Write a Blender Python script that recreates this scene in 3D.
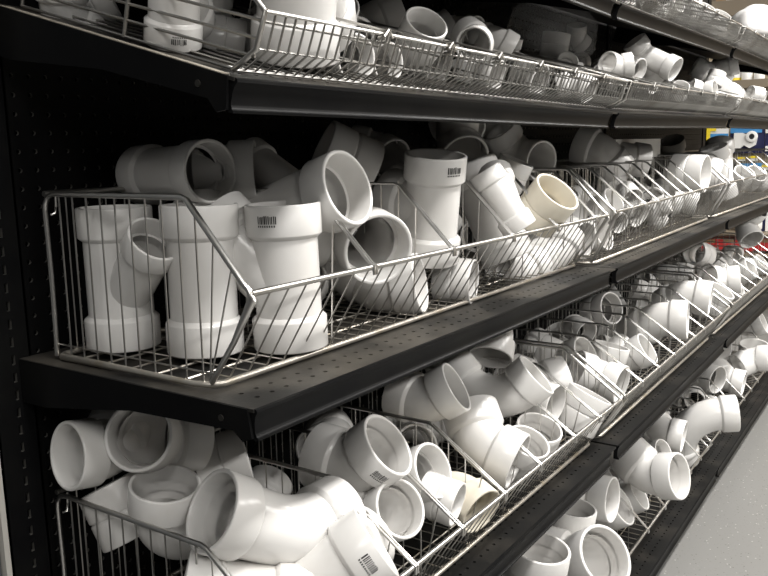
import bpy, bmesh, math, random
from mathutils import Vector, Matrix
from mathutils.bvhtree import BVHTree

# ------------------------------------------------------------------ clearing
for o in list(bpy.data.objects):
    bpy.data.objects.remove(o, do_unlink=True)
scene = bpy.context.scene
COL = scene.collection
PI = math.pi
rnd = random.Random(7)

# ------------------------------------------------------------------ camera
# world: X runs along the shelving, Y = 0 is its back panel (aisle at -Y),
# Z = 0 is the deck of the middle shelf, the floor lies at FLOOR_Z.
FPX = 810.11
YAW, PITCH, ROLL = 0.973, 0.172, 0.0214
CAM = Vector((-0.6216, -1.0494, 0.2808))
FLOOR_Z = -1.035
fw = Vector((math.sin(YAW) * math.cos(PITCH), math.cos(YAW) * math.cos(PITCH), -math.sin(PITCH)))
rt0 = Vector((math.cos(YAW), -math.sin(YAW), 0))
dn0 = fw.cross(rt0)
rt = math.cos(ROLL) * rt0 + math.sin(ROLL) * dn0
dn = -math.sin(ROLL) * rt0 + math.cos(ROLL) * dn0
cd = bpy.data.cameras.new('camera')
cd.sensor_width = 36.0
cd.lens = FPX / 768.0 * 36.0
cd.clip_start = 0.02
cam = bpy.data.objects.new('camera', cd)
COL.objects.link(cam)
cam.matrix_world = Matrix(((rt.x, -dn.x, -fw.x, CAM.x), (rt.y, -dn.y, -fw.y, CAM.y),
                           (rt.z, -dn.z, -fw.z, CAM.z), (0, 0, 0, 1)))
scene.camera = cam


def ray(u, v):
    return fw + rt * ((u - 384.0) / FPX) + dn * ((v - 288.0) / FPX)


def at_plane(u, v, axis, val):
    r = ray(u, v)
    t = (val - CAM[axis]) / r[axis]
    return CAM + r * t


# ------------------------------------------------------------------ world, lamps, exposure
w = bpy.data.worlds.new('store_air')
scene.world = w
w.use_nodes = True
bg = w.node_tree.nodes['Background']
bg.inputs[0].default_value = (1.0, 0.985, 0.96, 1)
bg.inputs[1].default_value = 0.06
CEIL_Z = 2.05


def lamp(x, y, power):
    ld = bpy.data.lights.new('fluorescent_light', 'AREA')
    ld.shape = 'RECTANGLE'
    ld.size = 1.2
    ld.size_y = 0.28
    ld.energy = power * 1.6
    ld.color = (1.0, 0.975, 0.94)
    o = bpy.data.objects.new('fluorescent_light', ld)
    COL.objects.link(o)
    o.location = (x, y, CEIL_Z - 0.10)
    return o


LAMPS = [(-1.7, -1.5, 20), (0.1, -1.5, 38), (1.9, -1.5, 50), (3.7, -1.5, 56), (5.5, -1.5, 44),  # first one is added to brighten the left faces of the fittings
         (-1.7, -3.9, 34), (0.1, -3.9, 46), (1.9, -3.9, 58), (3.7, -3.9, 70), (5.5, -3.9, 64), (5.3, 1.2, 16)]
for L in LAMPS:
    lamp(*L)
vs = scene.view_settings
vs.view_transform = 'Standard'
vs.look = 'None'
vs.gamma = 1.0
vs.use_curve_mapping = False
vs.exposure = -0.26


# ------------------------------------------------------------------ materials
def mat(name, col, rough=0.5, metal=0.0, col2=None, scale=20.0, lo=0.45, hi=0.7, bump=0.0, bscale=200.0, spec=0.5, stretch=None):
    m = bpy.data.materials.new(name)
    m.use_nodes = True
    nt = m.node_tree
    b = nt.nodes['Principled BSDF']
    b.inputs['Base Color'].default_value = (*col, 1)
    b.inputs['Roughness'].default_value = rough
    b.inputs['Metallic'].default_value = metal
    b.inputs['Specular IOR Level'].default_value = spec
    tc = nt.nodes.new('ShaderNodeTexCoord')
    src = tc.outputs['Object']
    if stretch:
        mp = nt.nodes.new('ShaderNodeMapping')
        mp.inputs['Scale'].default_value = stretch
        nt.links.new(src, mp.inputs[0])
        src = mp.outputs[0]
    if col2:
        n = nt.nodes.new('ShaderNodeTexNoise')
        n.inputs['Scale'].default_value = scale
        n.inputs['Detail'].default_value = 6
        nt.links.new(src, n.inputs['Vector'])
        r = nt.nodes.new('ShaderNodeMapRange')
        r.inputs['From Min'].default_value = lo
        r.inputs['From Max'].default_value = hi
        nt.links.new(n.outputs['Fac'], r.inputs['Value'])
        mx = nt.nodes.new('ShaderNodeMix')
        mx.data_type = 'RGBA'
        mx.inputs['A'].default_value = (*col, 1)
        mx.inputs['B'].default_value = (*col2, 1)
        nt.links.new(r.outputs[0], mx.inputs['Factor'])
        nt.links.new(mx.outputs['Result'], b.inputs['Base Color'])
    if bump:
        n2 = nt.nodes.new('ShaderNodeTexNoise')
        n2.inputs['Scale'].default_value = bscale
        nt.links.new(src, n2.inputs['Vector'])
        bp = nt.nodes.new('ShaderNodeBump')
        bp.inputs['Strength'].default_value = bump
        bp.inputs['Distance'].default_value = 0.001
        nt.links.new(n2.outputs['Fac'], bp.inputs['Height'])
        nt.links.new(bp.outputs[0], b.inputs['Normal'])
    return m


M = {}
M['pvc'] = mat('white_pvc', (0.745, 0.735, 0.717), 0.24, col2=(0.67, 0.65, 0.62), scale=9, lo=0.5, hi=0.85)
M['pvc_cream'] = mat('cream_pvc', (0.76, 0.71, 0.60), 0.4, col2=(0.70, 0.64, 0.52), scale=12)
M['pvc_grey'] = mat('shaded_pvc', (0.42, 0.40, 0.37), 0.5, col2=(0.36, 0.34, 0.31), scale=12)  # white PVC darkened for the shadowed elbow, shade put into the colour
M['wire'] = mat('bright_wire', (0.44, 0.43, 0.41), 0.36, 1.0, col2=(0.30, 0.28, 0.25), scale=14, lo=0.5, hi=0.8)
M['wire_bright'] = mat('polished_wire', (0.60, 0.59, 0.57), 0.30, 1.0, col2=(0.44, 0.42, 0.38), scale=14, lo=0.5, hi=0.8)
M['wire_old'] = mat('tarnished_wire', (0.52, 0.49, 0.44), 0.34, 0.75, col2=(0.40, 0.34, 0.24), scale=22, lo=0.5, hi=0.75)
M['black'] = mat('black_enamel', (0.0055, 0.0056, 0.006), 0.33, col2=(0.009, 0.009, 0.0086), scale=8, spec=0.035)
M['panel'] = mat('black_panel', (0.0036, 0.0036, 0.0038), 0.5, col2=(0.006, 0.006, 0.0058), scale=6, spec=0.10)
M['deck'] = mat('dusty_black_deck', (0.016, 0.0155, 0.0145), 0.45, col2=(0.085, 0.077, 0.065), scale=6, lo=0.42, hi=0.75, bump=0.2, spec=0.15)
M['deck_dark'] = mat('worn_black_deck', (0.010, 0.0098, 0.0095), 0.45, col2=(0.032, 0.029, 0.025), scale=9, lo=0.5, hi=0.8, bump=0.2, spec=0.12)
M['ink'] = mat('black_ink', (0.03, 0.03, 0.03), 0.6)
M['bare'] = mat('bare_punched_steel', (0.20, 0.195, 0.18), 0.35, 0.6)
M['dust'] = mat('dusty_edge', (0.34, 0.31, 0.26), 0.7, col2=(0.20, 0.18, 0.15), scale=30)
M['edge'] = mat('bare_edge', (0.55, 0.53, 0.49), 0.5)


def speckle_floor():
    m = mat('speckled_vinyl', (0.205, 0.203, 0.195), 0.33)
    nt = m.node_tree
    b = nt.nodes['Principled BSDF']
    tc = nt.nodes.new('ShaderNodeTexCoord')
    last = None
    prev = (0.205, 0.203, 0.195, 1)
    for sc, colr, thr in ((85, (0.11, 0.105, 0.10, 1), 0.20), (70, (0.42, 0.415, 0.39, 1), 0.18), (120, (0.18, 0.175, 0.165, 1), 0.28)):
        v = nt.nodes.new('ShaderNodeTexVoronoi')
        v.inputs['Scale'].default_value = sc
        nt.links.new(tc.outputs['Object'], v.inputs['Vector'])
        # only a few cells carry a chip
        g = nt.nodes.new('ShaderNodeSeparateColor')
        nt.links.new(v.outputs['Color'], g.inputs[0])
        gt = nt.nodes.new('ShaderNodeMath'); gt.operation = 'GREATER_THAN'; gt.inputs[1].default_value = 0.72
        nt.links.new(g.outputs[0], gt.inputs[0])
        lt = nt.nodes.new('ShaderNodeMath'); lt.operation = 'LESS_THAN'; lt.inputs[1].default_value = thr
        nt.links.new(v.outputs['Distance'], lt.inputs[0])
        mu = nt.nodes.new('ShaderNodeMath'); mu.operation = 'MULTIPLY'
        nt.links.new(gt.outputs[0], mu.inputs[0]); nt.links.new(lt.outputs[0], mu.inputs[1])
        mx = nt.nodes.new('ShaderNodeMix'); mx.data_type = 'RGBA'
        mx.inputs['A'].default_value = prev
        if last: nt.links.new(last, mx.inputs['A'])
        mx.inputs['B'].default_value = colr
        nt.links.new(mu.outputs[0], mx.inputs['Factor'])
        last = mx.outputs['Result']
    nt.links.new(last, b.inputs['Base Color'])
    return m


M['floor'] = speckle_floor()


def clear_film():
    m = bpy.data.materials.new('clear_plastic_film')
    m.use_nodes = True
    nt = m.node_tree
    b = nt.nodes['Principled BSDF']
    b.inputs['Base Color'].default_value = (0.75, 0.75, 0.75, 1)
    b.inputs['Roughness'].default_value = 0.12
    b.inputs['Alpha'].default_value = 0.16
    return m


M['film'] = clear_film()


# ------------------------------------------------------------------ mesh helpers
class MB:
    def __init__(self):
        self.v = []
        self.f = []
        self.bare = set()

    def quad_strip_rings(self, rings, closed=True, flip=False):
        base = len(self.v)
        n = len(rings[0])
        for r in rings:
            self.v.extend([tuple(p) for p in r])
        for i in range(len(rings) - 1):
            for j in range(n if closed else n - 1):
                a = base + i * n + j
                b = base + i * n + (j + 1) % n
                c = b + n
                d = a + n
                self.f.append((a, d, c, b) if flip else (a, b, c, d))

    def box(self, x0, x1, y0, y1, z0, z1):
        b = len(self.v)
        self.v += [(x0, y0, z0), (x1, y0, z0), (x1, y1, z0), (x0, y1, z0), (x0, y0, z1), (x1, y0, z1), (x1, y1, z1), (x0, y1, z1)]
        for q in ((0, 3, 2, 1), (4, 5, 6, 7), (0, 1, 5, 4), (1, 2, 6, 5), (2, 3, 7, 6), (3, 0, 4, 7)):
            self.f.append(tuple(b + k for k in q))

    def prism_x(self, prof, x0, x1):
        b = len(self.v)
        n = len(prof)
        self.v += [(x0, y, z) for y, z in prof] + [(x1, y, z) for y, z in prof]
        for i in range(n):
            j = (i + 1) % n
            self.f.append((b + i, b + n + i, b + n + j, b + j))
        self.f.append(tuple(b + i for i in range(n)))
        self.f.append(tuple(b + n + i for i in reversed(range(n))))

    def wire(self, pts, r, seg=6, caps=True):
        pts = [Vector(p) for p in pts]
        n = len(pts)
        tang = []
        for i in range(n):
            a = pts[max(i - 1, 0)]
            c = pts[min(i + 1, n - 1)]
            tang.append((c - a).normalized())
        up = Vector((0, 0, 1)) if abs(tang[0].z) < 0.9 else Vector((1, 0, 0))
        x = tang[0].cross(up).normalized()
        rings = []
        for i in range(n):
            t = tang[i]
            x = (x - t * x.dot(t)).normalized()
            y = t.cross(x)
            rr = r
            if 0 < i < n - 1:
                d1 = (pts[i] - pts[i - 1]).normalized()
                rr = r / max(0.5, d1.dot(t))
            rings.append([pts[i] + x * (rr * math.cos(2 * PI * k / seg)) + y * (rr * math.sin(2 * PI * k / seg)) for k in range(seg)])
        b = len(self.v)
        self.quad_strip_rings(rings)
        if caps:
            self.f.append(tuple(b + k for k in reversed(range(seg))))
            e = b + (n - 1) * seg
            self.f.append(tuple(e + k for k in range(seg)))

    def mesh(self, name, m, smooth=None):
        me = bpy.data.meshes.new(name)
        me.from_pydata([tuple(p) for p in self.v], [], self.f)
        me.materials.append(m)
        if self.bare:
            me.materials.append(M['bare'])
            for i in self.bare: me.polygons[i].material_index = 1
        me.update()
        bm = bmesh.new()
        bm.from_mesh(me)
        bmesh.ops.recalc_face_normals(bm, faces=bm.faces)
        bm.to_mesh(me)
        bm.free()
        if smooth is not None:
            me.shade_smooth()
            me.set_sharp_from_angle(angle=math.radians(smooth))
        return me

    def build(self, name, m, parent=None, smooth=None):
        return put(name, self.mesh(name, m, smooth), parent)


def put(name, me, parent=None):
    o = bpy.data.objects.new(name, me)
    COL.objects.link(o)
    if parent:
        o.parent = parent
    return o


def empty(name, mtx=None, loc=None):
    o = bpy.data.objects.new(name, None)
    o.empty_display_size = 0.05
    COL.objects.link(o)
    if mtx is not None:
        o.matrix_world = mtx
    elif loc is not None:
        o.location = loc
    return o


def tag(o, label=None, cat=None, group=None, kind=None):
    if label: o['label'] = label
    if cat: o['category'] = cat
    if group: o['group'] = group
    if kind: o['kind'] = kind
    return o


def perforated(mb, x0, nx, z0, nz, pitch, r, axis='y', off=0.0, depth=0.003, seg=8, bare=True):
    """grid of cells with a round hole in each, with hole walls going back by depth"""
    def P(a, b, d):
        return (a, off + d, b) if axis == 'y' else (a, b, off - d)
    h = pitch / 2
    for i in range(nx):
        for k in range(nz):
            cx = x0 + (i + 0.5) * pitch
            cz = z0 + (k + 0.5) * pitch
            b = len(mb.v)
            for s in range(seg):
                a = 2 * PI * (s + 0.5) / seg
                ca, sa = math.cos(a), math.sin(a)
                q = h / max(abs(ca), abs(sa))
                mb.v.append(P(cx + ca * q, cz + sa * q, 0))
            for s in range(seg):
                a = 2 * PI * (s + 0.5) / seg
                mb.v.append(P(cx + math.cos(a) * r, cz + math.sin(a) * r, 0))
            for s in range(seg):
                a = 2 * PI * (s + 0.5) / seg
                mb.v.append(P(cx + math.cos(a) * r, cz + math.sin(a) * r, depth))
            for s in range(seg):
                t = (s + 1) % seg
                mb.f.append((b + s, b + t, b + seg + t, b + seg + s))
                if bare: mb.bare.add(len(mb.f))
                mb.f.append((b + seg + s, b + seg + t, b + 2 * seg + t, b + 2 * seg + s))
            # corner triangles
            for (c1, c2), (sx, sz) in zip(((0, 1), (2, 3), (4, 5), (6, 7)), ((1, 1), (-1, 1), (-1, -1), (1, -1))):
                mb.v.append(P(cx + sx * h, cz + sz * h, 0))
                mb.f.append((b + c1, len(mb.v) - 1, b + c2))


# ------------------------------------------------------------------ setting
SEC = 1.222
RUN_END = 3.98
mb = MB(); mb.box(-4, 9, -7, 3, FLOOR_Z - 0.05, FLOOR_Z)
tag(mb.build('floor', M['floor']), 'speckled light grey vinyl floor of the aisle', kind='structure')
M['ceiling'] = mat('ceiling_tile', (0.72, 0.71, 0.68), 0.8, col2=(0.66, 0.65, 0.62), scale=30)
mb = MB(); mb.box(-4, 9, -7, 3, CEIL_Z, CEIL_Z + 0.05)
tag(mb.build('ceiling', M['ceiling']), 'pale tiled ceiling above the aisle', kind='structure')
M['wall_grey'] = mat('grey_paint', (0.085, 0.09, 0.094), 0.6, col2=(0.075, 0.08, 0.083), scale=4)
mb = MB(); mb.box(-2.2, -0.052, 0.004, 0.05, FLOOR_Z, 1.6)
tag(mb.build('wall_left', M['wall_grey']), 'plain dark grey wall panel left of the shelving', kind='structure')
mb = MB(); mb.box(-0.050, -0.042, -0.006, 0.05, FLOOR_Z, 1.6)
tag(mb.build('trim_1', M['edge']), 'pale bare edge strip beside the black upright', kind='structure')

# ------------------------------------------------------------------ shelving frame
frame = empty('gondola_shelving', loc=(0, 0, FLOOR_Z))
tag(frame, 'black slotted gondola frame with perforated back panels behind all the shelves', 'shelving')
PITCHH = 0.0254


def part(mbx, name, m, parent, smooth=None):
    """parts are modelled in world space; shift them into the parent's space"""
    inv = parent.matrix_world.inverted() if parent.type == 'EMPTY' else Matrix()
    mbx.v = [tuple(inv @ Vector(p)) for p in mbx.v]
    return mbx.build(name, m, parent, smooth)


bpy.context.view_layer.update()
edges = [0.020, SEC, 2 * SEC, RUN_END]
Z_TOP = 1.25
for i in range(3):
    xa, xb = edges[i] + (0.0 if i == 0 else 0.028), edges[i + 1] - 0.028
    nx = int((xb - xa) / PITCHH)
    p = (xb - xa) / nx
    nz = int((Z_TOP - (-0.93)) / PITCHH)
    mb = MB()
    # offset so a hole column lands at X = .0459 in the first bay
    perforated(mb, xa + 0.0005, nx, 0.3809 - 0.0127 - 51 * PITCHH, nz, p, 0.0034, 'y', 0.0, 0.004)
    part(mb, 'back_panel', M['panel'], frame)
    mb = MB(); mb.box(xa, xb, 0.012, 0.016, -0.95, Z_TOP)
    part(mb, 'backing_board', M['panel'], frame)


def upright(xa, xb, cols):
    mb = MB()
    # slotted face: each pitch is a strip with one slot per column
    y = -0.004
    z = FLOOR_Z
    zt = Z_TOP + 0.02
    sz0 = 0.0756
    k0 = int((FLOOR_Z - sz0) / PITCHH) + 2
    xs = [xa]
    for c in cols: xs += [c - 0.0024, c + 0.0024]
    xs.append(xb)
    k = k0
    zz = [FLOOR_Z]
    while sz0 + k * PITCHH + 0.007 < zt:
        zz += [sz0 + k * PITCHH - 0.0065, sz0 + k * PITCHH + 0.0065]
        k += 1
    zz.append(zt)
    for a in range(len(xs) - 1):
        for b in range(len(zz) - 1):
            hole = (a % 2 == 1) and (b % 2 == 1)
            q = [(xs[a], y, zz[b]), (xs[a + 1], y, zz[b]), (xs[a + 1], y, zz[b + 1]), (xs[a], y, zz[b + 1])]
            base = len(mb.v)
            if not hole:
                mb.v += q
                mb.f.append((base, base + 1, base + 2, base + 3))
            else:
                mb.v += q + [(p[0], y + 0.006, p[2]) for p in q]
                for e in range(4):
                    g = (e + 1) % 4
                    mb.bare.add(len(mb.f))
                    mb.f.append((base + e, base + g, base + 4 + g, base + 4 + e))
    mb.box(xa, xa + 0.003, y, 0.04, FLOOR_Z, zt)
    mb.box(xb - 0.003, xb, y, 0.04, FLOOR_Z, zt)
    mb.box(xa, xb, 0.03, 0.04, FLOOR_Z, zt)
    part(mb, 'upright', M['black'], frame)


upright(-0.040, 0.020, [-0.0067])
for i in (1, 2): upright(edges[i] - 0.028, edges[i] + 0.028, [edges[i] - 0.012, edges[i] + 0.012])
upright(RUN_END - 0.028, RUN_END + 0.03, [RUN_END - 0.012])

# ------------------------------------------------------------------ shelves
DEPTH = 0.4515
TILT = math.radians(15.84)
TIERS = {  # name: origin y, z, tilt
    'deck': (0.0, -0.931, 0.0), 'lower': (0.0, -0.432, 0.0), 'middle': (0.0, 0.0, 0.0),
    'top': (-0.010, 0.4777, TILT), 'overhead': (-0.010, 0.7137, TILT)}
DEPTHS = {'deck': 0.460, 'lower': 0.466, 'middle': 0.4515, 'top': 0.453, 'overhead': 0.453}
NTH = ['nearest', 'second', 'far']
TNAME = {'deck': 'base deck', 'lower': 'lower shelf', 'middle': 'middle shelf', 'top': 'tilted upper shelf', 'overhead': 'tilted topmost shelf'}


def tier_mtx(t, x=None):
    """frame of a shelf tier; the loaded bays sag a little towards the first joint"""
    y, z, a = TIERS[t]
    m = Matrix.Translation((0, y, z)) @ Matrix.Rotation(a, 4, 'X')
    if x is not None:
        xa, za, slope = (0.0, 0.0, -0.008 / SEC) if x < SEC - 0.02 else (SEC, -0.008, 0.010 / SEC) if x < 2 * SEC - 0.02 else (2 * SEC, 0.002, 0.0)
        m = Matrix.Translation((xa, 0, za)) @ Matrix.Rotation(-math.atan(slope), 4, 'Y') @ Matrix.Translation((-xa, 0, 0)) @ m
    return m


for t in TIERS:
    for i in range(3):
        x0 = i * SEC
        x1 = (i + 1) * SEC if i < 2 else RUN_END
        d = DEPTHS[t]
        root = empty('metal_shelf', mtx=tier_mtx(t, x0) @ Matrix.Translation((x0, 0, 0)))
        pos = ('nearest bay' if i == 0 else 'middle bay' if i == 1 else 'farthest bay')
        tag(root, 'dusty black steel shelf, %s, %s of the run' % (TNAME[t], pos), 'shelf', 'steel shelves of the gondola')
        wd = x1 - x0
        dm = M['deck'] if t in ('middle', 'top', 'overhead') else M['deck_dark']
        # solid rear of the deck
        rows = 2
        yf = -d + 0.012
        yh = yf + 0.008 + rows * PITCHH
        mb = MB(); mb.box(0.002, wd - 0.002, yh, -0.004, -0.010, 0.0)
        mb.box(0.002, wd - 0.002, -d + 0.004, yf + 0.008, -0.004, 0.0)
        mb.build('deck', dm, root)
        nx = int((wd - 0.03) / PITCHH)
        mb = MB(); perforated(mb, (wd - nx * PITCHH) / 2, nx, yf + 0.008, rows, PITCHH, 0.0034, 'z', 0.0, 0.006, bare=False)
        a = (wd - nx * PITCHH) / 2
        mb.box(0.002, a, yf + 0.008, yh, -0.004, 0)
        mb.box(wd - a, wd - 0.002, yf + 0.008, yh, -0.004, 0)
        mb.build('perforated_strip', dm, root)
        mb = MB(); mb.box(0.004, wd - 0.004, yf + 0.006, yh + 0.001, -0.013, -0.009)
        mb.build('stiffener', M['black'], root)
        # channel lip
        prof = [(-d + 0.005, 0.0), (-d + 0.001, -0.001), (-d, -0.004), (-d + 0.003, -0.009), (-d + 0.0045, -0.016), (-d + 0.0045, -0.028),
                (-d + 0.002, -0.0325), (-d, -0.0335), (-d, -0.0365), (-d + 0.004, -0.037), (-d + 0.014, -0.036), (-d + 0.014, -0.004)]
        mb = MB(); mb.prism_x(prof, 0.004, wd - 0.046)
        mb.build('front_lip', M['black'], root, 35)
        if t == 'deck':
            mb = MB(); mb.box(0.004, wd - 0.004, -d + 0.035, -d + 0.043, FLOOR_Z + 0.931 + 0.0005, -0.036)
            mb.build('kick_plate', M['black'], root)
        # side brackets
        for xx in (0.0, wd - 0.0065):
            mb = MB()
            b0 = -0.062 if t != 'deck' else -0.05
            yk = -0.024 if TIERS[t][2] else -0.007
            nose = [(-d + 0.012, -0.0005), (-d + 0.006, -0.034), (-d + 0.020, -0.040), (-d + 0.035, -0.029)] if (i == 0 and xx == 0.0) else [(-d + 0.045, -0.012), (-d + 0.047, -0.029)]
            mb.prism_x([(yk, -0.0005), *nose,
                        (-0.24, -0.036), (-0.06, b0), (yk, b0)], xx, xx + 0.0035)
            mb.build('bracket', M['black'], root)
        for yy in (-d + 0.052,):
            mb = MB()
            ring = [[(-0.0012 + 0.0012 * s, yy + 0.004 * math.cos(q * PI / 4), -0.017 + 0.004 * math.sin(q * PI / 4)) for q in range(8)] for s in (0, 1)]
            mb.quad_strip_rings(ring)
            mb.f.append(tuple(range(8)))
            mb.build('rivet', M['deck'], root)
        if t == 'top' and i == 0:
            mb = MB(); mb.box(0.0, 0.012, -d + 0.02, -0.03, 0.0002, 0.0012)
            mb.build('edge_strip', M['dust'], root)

# ------------------------------------------------------------------ wire baskets


def lerp(a, b, t): return a + (b - a) * t


def basket(tier, x0, x1, yb, yk, yft, yfb, H, Hf, divs, label, pitch=0.032, zb=0.006, sidepitch=0.0285):
    root = empty('wire_basket', mtx=tier_mtx(tier, x0) @ Matrix.Translation((x0, 0, zb)))
    tag(root, label, 'basket', 'long wire baskets on the level shelves')
    W = x1 - x0
    th, tn = 0.0040, 0.0012
    yfr = lambda z: lerp(yfb, yft, z / Hf)
    # base frame
    mb = MB()
    mb.wire([(0.012, yb, 0), (0, yb - 0.012, 0), (0, yfb + 0.03, 0), (0.006, yfb + 0.008, 0), (0.02, yfb, 0), (W - 0.02, yfb, 0), (W - 0.006, yfb + 0.008, 0), (W, yfb + 0.03, 0), (W, yb - 0.012, 0), (W - 0.012, yb, 0), (0.012, yb, 0)], th, 8)
    mb.build('base_frame', M['wire_old'], root, 50)
    mb = MB()
    mb.wire([(0.0, yft, Hf), (W, yft, Hf)], th, 8)
    mb.build('front_rail', M['wire'], root, 50)
    mb = MB()
    mb.wire([(0, yb, H), (W, yb, H)], th, 8)
    mb.build('back_rail', M['wire'], root, 50)
    # end frames with looped corner
    for xx, s in ((0.0, 1), (W, -1)):
        mb = MB()
        mb.wire([(xx, yb, 0.0), (xx, yb - 0.002, H * 0.5), (xx, yb, H - 0.024), (xx, yb - 0.002, H - 0.013), (xx, yb - 0.008, H - 0.005), (xx, yb - 0.017, H - 0.001), (xx, yb - 0.026, H), (xx, yk + 0.004, H), (xx, yk - 0.004, H - 0.003),
                 (xx, yft + 0.012, Hf + 0.010), (xx, yft + 0.003, Hf + 0.003), (xx, yft - 0.001, Hf - 0.006), (xx + s * 0.001, yfr(Hf * 0.55), Hf * 0.5), (xx + s * 0.004, yfb + 0.004, 0.004)], th * 0.9, 8)
        mb.wire([(xx + s * 0.008, yb - 0.014, H), (xx + s * 0.010, yb - 0.010, H - 0.018), (xx + s * 0.004, yb - 0.016, H - 0.026), (xx, yb - 0.012, H - 0.028)], tn * 1.2, 6)
        mb.build('end_frame', M['wire_bright'], root, 50)
        mb = MB()
        n = int((yb - yft) / sidepitch)
        for k in range(1, n):
            y = yb - k * sidepitch
            if y > yk: zt = H
            else: zt = lerp(H, Hf, (yk - y) / (yk - yft))
            if y > yfb: mb.wire([(xx + s * 0.003, y, 0.002), (xx + s * 0.003, y, zt)], tn, 5)
            else: mb.wire([(xx + s * 0.003, yfb + 0.006, 0.004), (xx + s * 0.003, y, zt)], tn, 5)
        mb.wire([(xx + s * 0.003, yb, 0.016), (xx + s * 0.003, yfr(0.016), 0.016)], tn, 5)
        mb.build('end_wires', M['wire'], root, 50)
    mb = MB()
    n = int(W / pitch)
    for k in range(1, n):
        x = k * W / n
        mb.wire([(x, yfb + 0.004, 0.002), (x, yft, Hf)], tn, 5)
    mb.build('front_wires', M['wire'], root, 50)
    mb = MB()
    for k in range(1, n):
        x = k * W / n
        mb.wire([(x, yb, 0.002), (x, yb, H)], tn, 4)
    mb.build('back_wires', M['wire'], root, 50)
    mb = MB()
    for k in range(1, n):
        x = k * W / n
        mb.wire([(x, yb, 0.004), (x, yfb + 0.003, 0.004)], tn, 4)
    for k in range(1, 6):
        y = lerp(yb, yfb, k / 6)
        mb.wire([(0, y, 0.001), (W, y, 0.001)], tn * 1.3, 4)
    mb.build('floor_grid', M['wire_old'], root, 50)
    for X in divs:
        x = X - x0
        mb = MB()
        for s in (-0.0028, 0.0028):
            mb.wire([(x + s, yb, H - 0.003), (x + s, yk + 0.006, H - 0.003), (x + s, yk - 0.004, H - 0.006), (x + s, yft + 0.004, Hf + 0.006), (x + s, yft - 0.003, Hf + 0.002), (x + s, yft - 0.004, Hf - 0.010)], 0.0021, 6)
        m2 = int((yb - yft) / 0.034)
        for k in range(1, m2):
            y = yb - k * 0.034
            zt = H - 0.003 if y > yk else lerp(H, Hf, (yk - y) / (yk - yft))
            mb.wire([(x, max(y, yfb + 0.004), 0.004), (x, y, zt)], tn, 5)
        mb.build('divider', M['wire_bright'], root, 50)
    return root


def shallow_basket(tier, x0, x1, divs, label, pitch=0.0165, tall=0.075):
    """upper shelves: low front panel kinked inward at the bottom, barred ends"""
    root = empty('wire_basket', mtx=tier_mtx(tier, x0) @ Matrix.Translation((x0, 0, 0.004)))
    tag(root, label, 'basket', 'shallow wire baskets on the tilted shelves')
    W = x1 - x0
    tn = 0.0014
    A, B, C = (-0.425, 0.0), (-0.453, 0.027), (-0.457, 0.066)
    mb = MB()
    n = int(W / pitch)
    for k in range(0, n + 1):
        x = k * W / n
        mb.wire([(x, A[0], A[1]), (x, B[0], B[1]), (x, C[0], C[1])], tn, 5)
    mb.build('front_wires', M['wire'], root, 50)
    mb = MB()
    mb.wire([(0, C[0], C[1]), (W, C[0], C[1])], 0.0024, 6)
    mb.wire([(0, C[0] + 0.006, C[1] - 0.011), (W, C[0] + 0.006, C[1] - 0.011)], 0.0014, 5)
    mb.wire([(0, A[0], A[1]), (W, A[0], A[1])], 0.0022, 6)
    mb.wire([(0, A[0] + 0.02, A[1]), (W, A[0] + 0.02, A[1])], 0.0016, 6)
    mb.wire([(0, B[0] + 0.004, B[1]), (W, B[0] + 0.004, B[1])], 0.0013, 5)
    mb.build('front_rails', M['wire'], root, 50)
    for xx in (0.0, W):
        mb = MB()
        ht = tall if xx == 0.0 else 0.075
        for k in range(11):
            z = 0.001 + k * 0.0185
            if z > ht: break
            yl = A[0] if k == 0 else B[0]
            if z > C[1]: yl = lerp(C[0], -0.25, (z - C[1]) / 0.12)
            mb.wire([(xx, -0.04, z), (xx, yl, z)], 0.0018, 5)
        mb.build('end_bars', M['wire'], root, 50)
        mb = MB()
        mb.wire([(xx, -0.04, 0), (xx, -0.04, ht)], 0.0026, 6)
        mb.wire([(xx, -0.245, 0), (xx, -0.245, ht)], 0.0026, 6)
        mb.wire([(xx, -0.04, ht), (xx, -0.25, ht), (xx, C[0], C[1]), (xx, B[0], B[1]), (xx, A[0], A[1])], 0.0032, 8)
        mb.build('end_frame', M['wire'], root, 50)
    mb = MB()
    for k in range(1, n):
        x = k * W / n
        if k % 2 == 0: mb.wire([(x, -0.04, 0.002), (x, A[0], 0.002)], tn, 4)
    mb.wire([(0, -0.04, 0.045), (W, -0.04, 0.045)], tn, 4)
    mb.wire([(0, -0.04, 0.072), (W, -0.04, 0.072)], 0.002, 4)
    mb.build('floor_grid', M['wire'], root, 50)
    for X in divs:
        x = X - x0
        mb = MB()
        mb.wire([(x, -0.04, 0.072), (x, -0.30, 0.072), (x, C[0] + 0.003, C[1] + 0.004), (x, C[0] - 0.004, C[1] + 0.001), (x, C[0] - 0.003, C[1] - 0.008), (x, C[0] + 0.006, C[1] - 0.010)], 0.002, 6)
        for k in range(1, 11):
            y = -0.04 - k * 0.037
            zt = 0.072 if y > -0.30 else lerp(0.072, C[1], (-0.30 - y) / 0.157)
            mb.wire([(x, y, 0.002), (x, y, zt)], tn, 4)
        for z in (0.025, 0.05):
            mb.wire([(x, -0.04, z), (x, C[0] + 0.006, z)], tn, 4)
        # hook loops over the rail
        for dx in (-0.006, 0.006):
            mb.wire([(x + dx, C[0] + 0.006, C[1] - 0.006), (x + dx * 1.4, C[0] - 0.005, C[1] - 0.002), (x, C[0] - 0.004, C[1] + 0.006), (x - dx, C[0] + 0.004, C[1] + 0.003)], 0.0014, 5)
        mb.build('divider', M['wire'], root, 50)
    return root


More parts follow.
